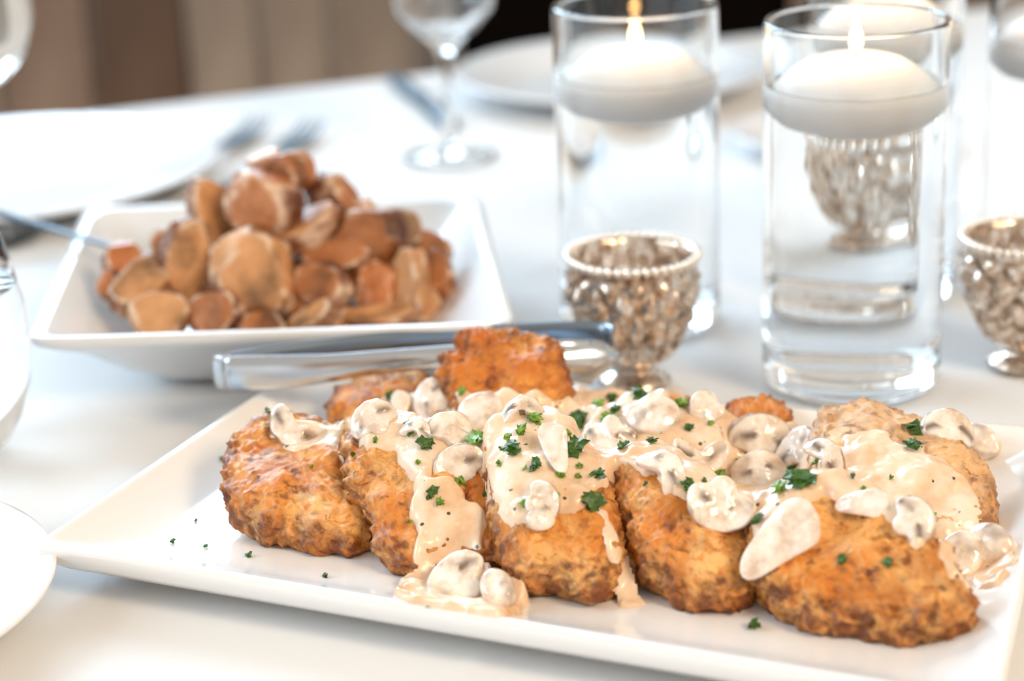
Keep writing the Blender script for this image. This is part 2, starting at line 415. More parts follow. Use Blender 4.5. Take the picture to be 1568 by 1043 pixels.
PLATTER = quad_dish('serving_platter', PL4, [(3.9*cm, 2*cm, 0), (3.4*cm, 2*cm, 0.0), (3.1*cm, 2*cm, .15*cm), (1.6*cm, 1.4*cm, .60*cm), (.55*cm, .8*cm, .98*cm), (.1*cm, .5*cm, 1.45*cm),
    (-.02*cm, .45*cm, 1.95*cm), (.02*cm, .45*cm, 2.13*cm), (.14*cm, .45*cm, 2.24*cm), (.32*cm, .5*cm, 2.22*cm), (.5*cm, .6*cm, 2.1*cm), (1.4*cm, 1*cm, 1.55*cm), (2.8*cm, 1.5*cm, 1.02*cm), (3.6*cm, 1.6*cm, .88*cm), (4.3*cm, 1.6*cm, .85*cm)],
    'long white rectangular platter holding the fried chicken in cream sauce', 'platter', M['porcelain'])
DS4 = [at(38, 522, .045)[:2], at(790, 497, .045)[:2], at(735, 300, .045)[:2], at(130, 316, .045)[:2]]
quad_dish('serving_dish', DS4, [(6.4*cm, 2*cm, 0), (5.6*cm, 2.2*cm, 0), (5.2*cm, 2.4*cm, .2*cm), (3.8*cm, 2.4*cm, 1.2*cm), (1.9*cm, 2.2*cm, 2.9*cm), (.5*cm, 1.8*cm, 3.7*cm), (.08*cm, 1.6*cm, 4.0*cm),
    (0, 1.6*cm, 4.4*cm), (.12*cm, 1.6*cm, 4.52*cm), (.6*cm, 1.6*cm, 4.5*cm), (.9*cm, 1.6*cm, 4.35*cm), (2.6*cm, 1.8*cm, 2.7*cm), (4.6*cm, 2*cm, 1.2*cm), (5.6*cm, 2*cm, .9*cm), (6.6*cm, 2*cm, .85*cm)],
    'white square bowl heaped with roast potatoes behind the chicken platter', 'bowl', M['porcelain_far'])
def plate(name, c, r, label, well=0.62, h=0.02, mat=None):
    p = [(r*.55, 0), (r*.6, 0), (r*.62, .002), (r*.80, h*.45), (r*.985, h*.85), (r, h*.95), (r*.995, h), (r*.97, h*1.0), (r*.85, h*.72), (r*(well+.06), h*.45), (r*well, h*.26), (r*well*.9, h*.2)]
    V, F_ = lathe(p, c[0], c[1], 96); o = mesh_np(name, V, F_, mat or M['porcelain_far']); tag(o, label, 'plate'); return o
# near left plate: circle through three rim points
def circ3(a, b_, c):
    A = np.array([b_-a, c-a])*2; rhs = np.array([b_@b_-a@a, c@c-a@a]); o = np.linalg.solve(A, rhs); return o, np.linalg.norm(o-a)
h_ = .018
c0, rr = circ3(at(75, 900, h_)[:2], at(0, 813, h_)[:2], at(0, 988, h_)[:2])
rr0 = 0.105; e_ = at(75, 897, h_)[:2]
plate('side_plate', (e_[0]-rr0, e_[1]+0.006), rr0, 'white round side plate in the foreground beside the platter corner', mat=M['porcelain'], h=h_)
pl = at(325, 246, .02)[:2]
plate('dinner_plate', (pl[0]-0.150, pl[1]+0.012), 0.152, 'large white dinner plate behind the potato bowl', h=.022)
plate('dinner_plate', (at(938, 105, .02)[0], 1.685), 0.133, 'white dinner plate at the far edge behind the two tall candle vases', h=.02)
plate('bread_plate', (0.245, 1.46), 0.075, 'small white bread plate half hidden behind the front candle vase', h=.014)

# ================================================================== VASES, CANDLES
def candle(cx, cy_, zw, label, flame=True):
    root = empty('floating_candle', (cx, cy_, TZ+zw-0.024), label, 'candle', 'floating candles in the tall vases')
    R = 0.0402
    p = [(.002, -.024), (.018, -.0235), (.027, -.021), (.035, -.0145), (R, -.0065), (R, -.004), (.0394, -.001), (.0355, .0028), (.0305, .0066), (.0250, .0098), (.019, .0118), (.012, .0124), (.002, .0126)]
    V, F_ = lathe(p, cx, cy_, 48, z0=TZ+zw); mesh_np('wax_body', V, F_, M['wax'], root)
    V, F_ = lathe([(.0007, .0115), (.0008, .0165), (.0004, .018)], cx, cy_, 8, z0=TZ+zw); mesh_np('wick', V, F_, M['wick'], root)
    if flame:
        V, F_ = lathe([(.0006, .0145), (.0024, .0162), (.0033, .0190), (.0028, .0228), (.0015, .0265), (.0003, .0295)], cx, cy_, 16, z0=TZ+zw)
        mesh_np('flame', V, F_, M['flame'], root)
        pl_ = bpy.data.lights.new('candle_glow', 'POINT'); pl_.energy = 0.11; pl_.color = (1, .62, .3); pl_.shadow_soft_size = .004
        lo = bpy.data.objects.new('candle_glow', pl_); COL.objects.link(lo); lo.parent = root; lo.location = (0, 0, .024+.036)
def vase(cx, cy_, R, H, zw, label, clabel, flame=True):
    """glass shell open where the water touches it; the water's own faces there carry the water-to-glass index"""
    t = .0030; bt = .011
    root = empty('cylinder_vase', (cx, cy_, TZ), label, 'vase', 'tall glass candle vases')
    wet = [(R-t, zw), (R-t, zw-.0004), (R-t, zw-.001), (R-t, bt+.006), (R-t, bt+.0048), (R-t, bt+.004), (R-t-.002, bt+.0012), (R-t-.006, bt), (R*.5, bt), (.0008, bt)]
    p = [(.001, .0008), (R*.6, .0008), (R-.004, 0), (R-.001, .0012), (R, .004), (R, .0045), (R, .006), (R, H*.5), (R, H-.003), (R, H-.002), (R, H-.0015), (R-.0006, H-.0003), (R-t/2, H), (R-t+.0006, H-.0003), (R-t, H-.0015), (R-t, H-.002), (R-t, H-.003), (R-t, zw)]
    n = 96; V, F_ = lathe(p, cx, cy_, n); V = V[:-1]; F_ = [f for f in F_ if max(f) < len(V)]
    mesh_np('glass_body', V, F_, M['glass'], root)
    p = wet[::-1]+[(R-t-.0006, zw-.0006), (R-t-.0012, zw-.0008), (R-t-.0025, zw-.0008), (R*.5, zw-.0008)]
    V, F_ = lathe(p, cx, cy_, n)
    wt = mesh_np('water', V, F_, M['water_in_glass']); wt.data.materials.append(M['water'])
    zt_ = zw-.0005+TZ
    for pl_ in wt.data.polygons:
        if pl_.normal.z > .6 and pl_.center.z+wt.location.z > zt_-.002: pl_.material_index = 1
    tag(wt, 'clear water filling the '+clabel, 'water', kind='stuff')
    candle(cx, cy_, zw, 'white floating candle in the '+clabel, flame)
vA = at(1302, 577); vB = at(981, 488)
vase(vA[0], vA[1], .0455, .187, .1560, 'tall clear glass vase with candle, nearest and right of the silver goblet', 'nearest tall vase')
vase(vB[0], vB[1], .0450, .180, .1425, 'tall clear glass vase with candle standing behind the silver goblet', 'tall vase behind the goblet')
v3 = at(1345, 445); vase(v3[0], v3[1], .0440, .195, .158, 'tall clear glass vase directly behind the nearest one', 'tall vase hidden behind the nearest one')
v4 = at(1618, 440)
vase(v4[0], v4[1], .0440, .180, .147, 'tall clear glass vase cut by the right border behind the goblet', 'rightmost tall vase')

# ================================================================== SILVER GOBLETS
def goblet(cx, cy_, label):
    root = empty('silver_goblet', (cx, cy_, TZ), label, 'candle holder', 'silver mercury glass goblets')
    def mod(a, z, r):
        if z < .010 or r < .012: return 0
        k = min(1, max(0, (z-.012)/.006))*min(1, max(0, (.062-z)/.003))
        fl_ = abs(math.sin(a*9))
        if z < .034: return k*(.0036*fl_-.0015)
        d = abs(math.sin(a*7+(z-.034)*112))*abs(math.sin(a*7-(z-.034)*112))
        return k*(.0048*d-.0012)
    prof = [(.016, 0), (.0185, .0003), (.019, .0015), (.0178, .0030), (.014, .0048), (.0105, .0070), (.0098, .0090), (.0115, .0110)]
    for i in range(34):
        t = i/33; z = .012+t*.052; r = .0145+.0175*(math.sin(t*math.pi/2)**.62)+.0008*t; prof.append((r, z))
    prof += [(.0328, .0655), (.0336, .0670), (.0338, .0682), (.0330, .0692), (.0316, .0688), (.0305, .066), (.0296, .058), (.0275, .045), (.0225, .028), (.014, .019), (.004, .0175)]
    V, F_ = lathe(prof, cx, cy_, 144, mod); mesh_np('cup', V, F_, M['mercury'], root)
    bm = bmesh.new(); bmesh.ops.create_icosphere(bm, subdivisions=2, radius=.00215)
    for v in bm.verts: v.co.z *= 1.25
    me = bpy.data.meshes.new('bead'); bm.to_mesh(me); bm.free(); me.polygons.foreach_set('use_smooth', [True]*len(me.polygons)); me.materials.append(M['bead'])
    for k in range(44):
        a = 2*math.pi*k/44; o = bpy.data.objects.new('bead', me); COL.objects.link(o); o.parent = root
        o.location = (.0335*math.cos(a), .0335*math.sin(a), .0690)
    return root
g1 = at(972, 583); goblet(g1[0], g1[1], 'silver beaded goblet behind the platter in front of a tall vase')
g2 = at(1567, 556); goblet(g2[0], g2[1], 'silver beaded goblet cut by the right border beside the nearest vase')
g3 = np.array([0.245, 1.26]); goblet(g3[0], g3[1], 'silver beaded goblet seen blurred through the water of the nearest vase')

# ================================================================== STEMWARE
def wine_glass(cx, cy_, label, hb=.095, rb=.040, H=.20):
    root = empty('wine_glass', (cx, cy_, TZ), label, 'glass')
    out = [(.010, .0005), (.034, 0), (.0345, .0010), (.030, .0025), (.012, .0050), (.0055, .010), (.0040, .020), (.0038, hb-.025), (.0050, hb-.010), (.011, hb), (.024, hb+.010), (rb*.86, hb+.024), (rb, hb+.045), (rb*.98, hb+.065), (rb*.86, H-.002), (rb*.85, H)]
    inn = [(rb*.84, H), (rb*.84, H-.004), (rb*.95, hb+.065), (rb-.0012, hb+.045), (rb*.86-.0012, hb+.0252), (.0225, hb+.0118), (.010, hb+.0030), (.003, hb+.0015)]
    V, F_ = lathe(out+inn, cx, cy_, 64); mesh_np('glass_body', V, F_, M['glass'], root); return root
wf = at(690, 238); wine_glass(wf[0], wf[1], 'clear wine glass with a slim stem standing near the far knife', hb=.086, rb=.042, H=.185)
def filled_glass(x, y, out, inn, k, label, wlabel, name):
    """out: bottom to lip; inn: lip to bottom, wet from index k down"""
    root = empty(name, (x, y, TZ), label, 'glass')
    V, F_ = lathe([(.001, out[0][1])]+out+inn[:k+1], x, y, 72); V = V[:-1]; F_ = [f for f in F_ if max(f) < len(V)]
    mesh_np('glass_body', V, F_, M['glass'], root)
    zf = inn[k][1]; r = inn[k][0]
    V, F_ = lathe(inn[k:][::-1]+[(r-.0006, zf-.0003), (r-.0015, zf-.0004), (r*.5, zf-.0004)], x, y, 72)
    wt = mesh_np('water', V, F_, M['water_in_glass']); wt.data.materials.append(M['water'])
    for q in wt.data.polygons:
        if q.normal.z > .6 and q.center.z+wt.location.z > TZ+zf-.001: q.material_index = 1
    tag(wt, wlabel, 'water', kind='stuff')
w1 = at(-18, 364)
filled_glass(w1[0], w1[1], [(.034, 0), (.0345, .0010), (.030, .0025), (.012, .0050), (.0055, .010), (.0040, .020), (.0038, .080), (.0050, .090), (.011, .099), (.026, .108), (.039, .122), (.0465, .145), (.0460, .170), (.0400, .203), (.0385, .212)],
    [(.0375, .212), (.0388, .203), (.0446, .171), (.0447, .170), (.0450, .169), (.0452, .145), (.0378, .1225), (.0245, .109), (.010, .1015), (.003, .100)], 3,
    'clear wine glass cut by the left border beyond the potato bowl', 'clear water in the glass beyond the potato bowl', 'wine_glass')
w2 = at(-74, 692)
filled_glass(w2[0], w2[1], [(.016, .0012), (.020, 0), (.024, .0006), (.030, .006), (.037, .018), (.0425, .034), (.0450, .054), (.0440, .074), (.0400, .094), (.0365, .1085), (.0358, .110)],
    [(.0350, .1085), (.0386, .094), (.0405, .085), (.0407, .0845), (.0409, .084), (.0426, .074), (.0436, .054), (.0411, .034), (.0355, .019), (.028, .009), (.018, .0045), (.003, .0042)], 3,
    'stemless water glass cut by the left border between potato bowl and side plate', 'clear water in the stemless glass at the left border', 'water_glass')

# ================================================================== CUTLERY
def strip(pts, width, thick, mat, name, parent=None, zup=None):
    """flat tapered bar along 3D points"""
    V = []; n = len(pts); P = [np.array(p, float) for p in pts]
    for i, p in enumerate(P):
        d = P[min(i+1, n-1)]-P[max(i-1, 0)]; d /= np.linalg.norm(d); s = np.cross(d, (0, 0, 1)); s /= np.linalg.norm(s); u = np.cross(s, d)
        wd = width[i] if isinstance(width, (list, tuple)) else width
        for a, b_ in ((-1, -.6), (-.7, -1), (.7, -1), (1, -.6), (1, .6), (.7, 1), (-.7, 1), (-1, .6)): V.append(p+s*a*wd/2+u*b_*thick/2)
    F_ = grid_faces(n, 8); F_.append(tuple(reversed(range(8)))); F_.append(tuple((n-1)*8+j for j in range(8)))
    return mesh_np(name, V, F_, mat, parent)
def fork(a, d, label):
    a = np.array(a, float); d = np.array([*d, 0.0]); d /= np.linalg.norm(d); s = np.cross(d, (0, 0, 1))
    root = empty('dinner_fork', tuple(a), label, 'fork')
    L = lambda t, z, o=0: a+d*t+s*o+np.array([0, 0, z])
    strip([L(0, .002), L(.05, .004), L(.11, .008), L(.14, .005)], [.018, .013, .006, .012], .0022, M['steel_dark'], 'handle', root)
    strip([L(.138, .005), L(.150, .003), L(.160, .003)], [.012, .023, .024], .0018, M['steel_dark'], 'neck', root)
    for k in range(4): strip([L(.159, .003, (k-1.5)*.0068), L(.18, .004, (k-1.5)*.0065), L(.203, .009, (k-1.5)*.006)], [.0040, .0034, .0018], .0018, M['steel_dark'], 'tine', root)
def knife(a, b_, label):
    a = np.array(a, float); b_ = np.array(b_, float); root = empty('dinner_knife', tuple(a), label, 'knife')
    L = lambda t: a+(b_-a)*t+np.array([0, 0, .003])
    strip([L(0), L(.03), L(.2), L(.4), L(.42)], [.010, .016, .015, .012, .008], .005, M['steel_dark'], 'handle', root)
    strip([L(.41), L(.5), L(.7), L(.9), L(1)], [.010, .017, .018, .015, .003], .0018, M['steel_dark'], 'blade', root)
f1 = at(398, 198)[:2]; f1b = at(325, 246)[:2]; dv = (f1-f1b)/np.linalg.norm(f1-f1b)
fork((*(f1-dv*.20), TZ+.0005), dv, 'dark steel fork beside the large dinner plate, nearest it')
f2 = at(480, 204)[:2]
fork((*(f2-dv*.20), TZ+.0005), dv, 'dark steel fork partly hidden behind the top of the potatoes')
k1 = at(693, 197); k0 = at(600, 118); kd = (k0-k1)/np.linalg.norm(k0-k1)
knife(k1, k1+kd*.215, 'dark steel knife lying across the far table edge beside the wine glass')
s0 = at(-40, 318, .058); s1 = at(178, 380, .047)
sp = empty('serving_spoon', tuple(s1), 'silver serving spoon resting over the back left rim of the potato bowl', 'spoon')
strip([s0, s0*.6+s1*.4+np.array([0, 0, .001]), s1, s1+(s1-s0)*.18+np.array([0, 0, -.004])], [.010, .006, .0045, .006], .002, M['steel_dark'], 'handle', sp)
bq = s1+(s1-s0)*.18+np.array([0, 0, -.004])
strip([bq, bq+(s1-s0)*.06, bq+(s1-s0)*.14+np.array([0, 0, -.006]), bq+(s1-s0)*.22+np.array([0, 0, -.008])], [.008, .026, .034, .014], .003, M['steel'], 'spoon_bowl', sp)

# ================================================================== FRIED CHICKEN
PB = BVHTree.FromPolygons([v.co+PLATTER.location for v in PLATTER.data.vertices], [tuple(p.vertices) for p in PLATTER.data.polygons])
BV = []                                               # (V,F) of every piece, for resting the sauce
def chicken(poly, yfront, tilt, roll, up, dn, label, mat, amp=1.0, seed=0, z0=None, shift=0.0, name='fried_chicken_cutlet', lump=1.0, nn=190):
    """outline pixels lie on a plane that starts at the platter floor under pixel yfront and climbs away from the lens"""
    base = at(poly[0][0] if yfront is None else yfront[0], poly[0][1] if yfront is None else yfront[1], PFL if z0 is None else z0)
    n = np.array([-math.sin(roll), -math.sin(tilt), math.cos(tilt)]); n /= np.linalg.norm(n)
    ex = np.cross((0, 1, 0), n); ex /= np.linalg.norm(ex); ey = np.cross(n, ex)
    pts = []
    for x, y in poly:
        d = ray(x, y); t = ((base-CAM)@n)/(d@n); p = CAM+d*t-base; pts.append((p@ex, p@ey))
    a = np.array(pts)
    if ((a[:, 0]*np.roll(a[:, 1], -1)-np.roll(a[:, 0], -1)*a[:, 1]).sum()) < 0: pts = pts[::-1]
    c, R = poly_R(pts, nn, 1.6)
    R = np.maximum(R-.0010, .004)
    V, F_, s = blob2d(R, up, dn, 46, 20, 0.55)
    W = base + ex*(V[:, :1]+c[0]) + ey*(V[:, 1:2]+c[1]) + n*V[:, 2:]
    N = vnormals(W, F_)
    if ((W-W.mean(0))*N).sum() < 0: N = -N; F_ = [tuple(reversed(f)) for f in F_]
    l = fnoise(W, 32, seed, 2); mid = fnoise(W, 95, seed+1, 3); fi = fnoise(W, 330, seed+2, 2)
    wp = W + .004*np.stack([mid, np.roll(mid, 7), fi], 1)
    vor = np.array([noise.voronoi(Vector(q)*105+Vector((seed, 0, 0)))[0][0] for q in wp])
    vb = np.array([noise.voronoi(Vector(q)*48+Vector((0, seed, 0)))[0][0] for q in wp])
    rid = 1-np.abs(mid)*2.2
    edge_ = np.clip((s-.55)/.45, 0, 1)
    d = amp*(lump*.0040*l*(1-.5*edge_) + lump*.0042*(.38-vb)*(.5+.6*edge_) + .0030*(.35-vor)*(.35+.8*edge_) + .0012*rid*(.4+.8*edge_) + .0009*fi*(.6+.7*edge_) - .0006)
    W = W+N*d[:, None]
    W[:, 2] = np.maximum(W[:, 2], TZ+PFL+.0004)
    for i in np.where(W[:, 2] < TZ+.024)[0]:
        h = PB.ray_cast(Vector((W[i, 0], W[i, 1], TZ+.1)), Vector((0, 0, -1)))
        if h[0] is not None and W[i, 2] < h[0].z+.0004: W[i, 2] = h[0].z+.0004
    brown = np.clip((s-.72)/.28, 0, 1)**1.3*.85*(V[:, 2] <= up*.8) + np.clip(-V[:, 2]/dn, 0, 1)*.5 + np.clip(fi*1.2+mid*.9-.2, 0, .6) + np.clip((vb-.46)*2.2, 0, .35)
    o = mesh_np(name, W, F_, mat, attrs={'brown': np.clip(brown, 0, 1)}); tag(o, label, 'chicken')
    BV.append((W, F_)); return o
d2 = math.radians
CR = M['crust']
# back pieces first
chicken([(497, 650), (505, 610), (540, 585), (585, 571), (640, 573), (668, 590), (680, 640), (640, 690), (540, 700)], (600, 690), d2(14), 0, .012, .010,
        'brown crisp cutlet at the back under the tongs', CR[0], seed=11)
chicken([(662, 580), (668, 548), (700, 545), (704, 518), (740, 508), (790, 507), (835, 520), (868, 545), (880, 590), (872, 640), (820, 670), (740, 670), (690, 640)], (790, 720), d2(33), 0, .013, .012,
        'upright golden cutlet gripped at the back by the steel tongs', M['crust_deep'], seed=12, z0=.010)
chicken([(1085, 680), (1090, 640), (1120, 618), (1170, 609), (1208, 622), (1218, 655), (1200, 690), (1130, 720)], (1150, 720), d2(20), 0, .012, .012,
        'small browned chicken end at the back behind the gilled mushroom', M['crust_deep'], seed=13)
chicken([(870, 690), (900, 640), (960, 622), (1060, 625), (1110, 650), (1120, 700), (1060, 760), (930, 760)], (1000, 770), d2(16), 0, .014, .013,
        'cutlet at the middle back buried under cream sauce', CR[1], seed=14)
chicken([(1232, 690), (1240, 655), (1275, 632), (1330, 628), (1390, 645), (1450, 680), (1500, 705), (1527, 745), (1534, 790), (1520, 830), (1460, 860), (1370, 840), (1290, 800), (1240, 750)], (1420, 870), d2(13), d2(4), .015, .014,
        'wide cutlet at the back right evenly coated in cream sauce', M['crust_creamed'], seed=15, lump=.8)
chicken([(676, 740), (700, 690), (760, 680), (800, 730), (800, 840), (770, 872), (735, 872), (700, 850), (682, 800)], (745, 885), d2(22), 0, .011, .011,
        'shadowed brown cutlet edge wedged between the second and middle cutlets', M['crust_deep'], seed=31, z0=.010)
chicken([(905, 740), (930, 700), (985, 700), (1010, 780), (1000, 870), (975, 900), (945, 880), (915, 820)], (970, 905), d2(22), 0, .009, .010,
        'narrow brown cutlet edge wedged right of the middle cutlet', CR[2], seed=32, z0=.010)
# front row from the left
chicken([(333, 770), (338, 720), (345, 680), (375, 655), (415, 640), (470, 642), (530, 655), (565, 700), (585, 770), (578, 835), (545, 858), (500, 852), (440, 832), (400, 826), (360, 805)], (500, 862), d2(17), d2(-3), .013, .013,
        'leftmost golden cutlet with pale centre and browned rim', CR[0], seed=21)
chicken([(520, 690), (545, 655), (600, 640), (680, 660), (730, 720), (740, 800), (700, 860), (640, 888), (600, 882), (565, 850), (548, 800), (528, 760)], (625, 893), d2(24), d2(4), .014, .014,
        'second cutlet from the left with dark crisp lower tip', CR[1], seed=22)
chicken([(728, 720), (745, 660), (800, 630), (870, 650), (920, 700), (950, 760), (968, 840), (958, 895), (930, 930), (890, 930), (850, 905), (800, 912), (770, 890), (752, 830), (735, 775)], (900, 940), d2(25), d2(3), .016, .015,
        'middle cutlet with a cream sauce stream down its right side', CR[2], seed=23)
chicken([(925, 740), (940, 700), (1000, 680), (1080, 720), (1140, 780), (1170, 850), (1168, 920), (1140, 942), (1080, 938), (1030, 925), (985, 890), (950, 835), (938, 785)], (1100, 950), d2(24), d2(2), .016, .015,
        'knobbly golden cutlet between the middle one and the front right one', CR[0], seed=24)
chicken([(1140, 860), (1145, 800), (1180, 755), (1250, 740), (1330, 750), (1400, 800), (1460, 860), (1500, 915), (1506, 950), (1480, 975), (1400, 995), (1320, 985), (1240, 965), (1180, 940), (1150, 900)], (1390, 1000), d2(24), d2(8), .017, .015,
        'large knobbly brown cutlet at the front right of the platter', CR[1], seed=25, amp=1.25)

# ---- cream sauce: a sheet that rests on the pieces and fills the gaps between them
allV = []; allF = []; off = 0
BV.append((np.array([(v.co+PLATTER.location)[:] for v in PLATTER.data.vertices]), [tuple(p.vertices) for p in PLATTER.data.polygons]))
for Wv, Ff in BV:
    allV += [tuple(p) for p in Wv]; allF += [tuple(i+off for i in f) for f in Ff]; off += len(Wv)
tree = BVHTree.FromPolygons([Vector(p) for p in allV], allF)
def sdf(poly, X, Y):
    """signed pixel distance, positive inside"""
    P = np.array(poly, float); d = np.full(X.shape, 1e9); ins = np.zeros(X.shape, bool)
    for (ax, ay), (bx, by) in zip(P, np.roll(P, -1, 0)):
        ex_, ey_ = bx-ax, by-ay; t = np.clip(((X-ax)*ex_+(Y-ay)*ey_)/(ex_*ex_+ey_*ey_), 0, 1)
        d = np.minimum(d, np.hypot(X-ax-ex_*t, Y-ay-ey_*t))
        c = (ay > Y) != (by > Y)
        if ey_ != 0: ins ^= c & (X < (ex_)*(Y-ay)/ey_+ax)
    return np.where(ins, d, -d)
def gblur(A, s):
    r = int(3*s)+1; k = np.exp(-np.arange(-r, r+1)**2/(2*s*s)); k /= k.sum()
    A = np.apply_along_axis(lambda v: np.convolve(np.pad(v, r, 'edge'), k, 'valid'), 0, A)
    return np.apply_along_axis(lambda v: np.convolve(np.pad(v, r, 'edge'), k, 'valid'), 1, A)
# (polygon in pixels, thickness in metres)
SAUCE = [
    ([(515, 650), (560, 625), (620, 605), (690, 595), (760, 600), (850, 605), (900, 595), (1000, 598), (1080, 615), (1110, 640), (1190, 650), (1235, 690), (1330, 680), (1420, 690), (1480, 740), (1420, 790), (1440, 840), (1400, 850),
      (1340, 790), (1260, 760), (1200, 800), (1150, 830), (1130, 790), (1070, 800), (1010, 730), (950, 720), (925, 750), (900, 780), (850, 790), (820, 810), (765, 810), (740, 730), (700, 720), (640, 740), (600, 700), (560, 690)], .0042),
    ([(640, 740), (700, 730), (745, 790), (745, 860), (800, 900), (802, 945), (740, 952), (660, 940), (606, 920), (612, 898), (640, 885), (636, 840), (630, 790)], .0040),
    ([(900, 770), (938, 765), (958, 840), (966, 890), (990, 918), (978, 934), (946, 932), (950, 900), (930, 850)], .0016),
    ([(1420, 800), (1490, 790), (1540, 820), (1560, 860), (1530, 905), (1490, 915), (1455, 890), (1420, 850)], .0035),
    ([(1285, 665), (1340, 650), (1420, 680), (1485, 725), (1512, 790), (1480, 840), (1420, 840), (1370, 800), (1310, 760)], .0011),
    ([(400, 665), (440, 640), (500, 640), (530, 660), (520, 690), (450, 695)], .0012),
]
GS = .0008
xs = np.arange(-.165, .245, GS); ys = np.arange(.600, .965, GS)
X, Y = np.meshgrid(xs, ys, indexing='ij'); Z0 = np.full(X.shape, TZ+PFL)
ZP = Z0.copy(); dn_ = Vector((0, 0, -1))
for i in range(X.shape[0]):
    for j in range(X.shape[1]):
        h = tree.ray_cast(Vector((X[i, j], Y[i, j], TZ+.2)), dn_, .2)
        if h[0] is not None: Z0[i, j] = max(Z0[i, j], h[0].z)
        h = PB.ray_cast(Vector((X[i, j], Y[i, j], TZ+.2)), dn_, .3)
        if h[0] is not None: ZP[i, j] = h[0].z
def mx(A, r, ax, f):
    Bp = np.pad(A, [(r, r) if i == ax else (0, 0) for i in range(2)], 'edge'); n_ = A.shape[ax]; out = A.copy()
    for k in range(2*r+1): out = f(out, np.take(Bp, np.arange(k, k+n_), axis=ax))
    return out
def closing(A, r):
    for f in (np.maximum, np.minimum):
        for ax in (0, 1): A = mx(A, r, ax, f)
    return A
Zb = np.maximum(gblur(Z0, 3.0), gblur(Z0, 1.0)-.0004)
Zc = gblur(closing(Z0, 13), 5.0)-.002
Pw = np.stack([X, Y, Zb], -1); v = Pw-CAM; ww = v@fw; PX = 784+FP*(v@RT)/ww; PY = 521.5-FP*(v@UP)/ww
nA = np.zeros(X.shape)
for i in range(0, X.shape[0]):
    for j in range(0, X.shape[1]):
        nA[i, j] = noise.fractal(Vector((X[i, j]*70, Y[i, j]*70, 3.3)), .8, 2, 3)
Zs = np.full(X.shape, -1.0); msum = np.zeros(X.shape)
for si, (poly, th) in enumerate(SAUCE):
    s = sdf(poly, PX, PY) + 13*nA
    m_ = np.clip((s+7)/14, 0, 1); m_ = m_*m_*(3-2*m_)
    Zq = np.maximum(Zb, Zc) if si == 0 else Zb
    Zs = np.maximum(Zs, Zq + th*m_*(.75+.5*nA) - (1-m_)*.011); msum = np.maximum(msum, m_)
nB = np.array([[noise.fractal(Vector((X[i, j]*130, Y[i, j]*130, 9.1)), .8, 2, 2) for j in range(X.shape[1])] for i in range(X.shape[0])])
Zs = gblur(Zs, .9) + .0007*nB
keep = msum > .02
idx = -np.ones(X.shape, int); idx[keep] = np.arange(keep.sum())
Vs = np.stack([X[keep], Y[keep], np.maximum(Zs[keep], ZP[keep]-.0006)], -1)
Fs = []
for i in range(X.shape[0]-1):
    for j in range(X.shape[1]-1):
        a, b_, c, d = idx[i, j], idx[i+1, j], idx[i+1, j+1], idx[i, j+1]
        if a >= 0 and b_ >= 0 and c >= 0 and d >= 0: Fs.append((a, b_, c, d))
so = mesh_np('cream_sauce', Vs, Fs, M['sauce']); tag(so, 'glossy peach coloured cream sauce poured over the chicken and pooling on the platter', 'sauce', kind='stuff')
tree2 = BVHTree.FromPolygons([Vector(p) for p in allV]+[Vector(p) for p in Vs], allF+[tuple(i+len(allV) for i in f) for f in Fs])
def surf(px_, py_):
    d = Vector(ray(px_, py_)).normalized(); h = tree2.ray_cast(Vector(CAM), d, 3)
    pz = at(px_, py_, PFL)
    if h[0] is None or (h[0]-Vector(CAM)).length > np.linalg.norm(pz-CAM): return Vector(pz), Vector((0, 0, 1))
    n = h[1]
    if n.z < 0: n = -n
    return h[0], n

# ================================================================== MUSHROOM SLICES
def shape_slice(k):
    """outline of a cut mushroom, unit width"""
    if k == 'slice':
        return [(-.5, -.04), (-.47, .16), (-.34, .32), (-.15, .40), (.08, .41), (.30, .34), (.46, .18), (.5, -.04), (.42, -.16), (.28, -.17), (.19, -.20), (.16, -.33), (.03, -.38), (-.12, -.34), (-.17, -.20), (-.28, -.16), (-.42, -.16)]
    if k == 'crescent':
        return [(-.5, -.10), (-.46, .16), (-.30, .36), (0, .45), (.30, .36), (.46, .16), (.5, -.10), (.36, -.20), (.22, -.02), (0, .04), (-.22, -.02), (-.36, -.20)]
    if k == 'wedge':
        return [(-.5, -.30), (-.40, -.08), (-.10, .18), (.20, .38), (.42, .36), (.5, .10), (.44, -.14), (.10, -.24), (-.25, -.34), (-.42, -.40)]
    return [(.5*math.cos(t), .38*math.sin(t)) for t in np.linspace(0, 2*math.pi, 16)[:-1]]
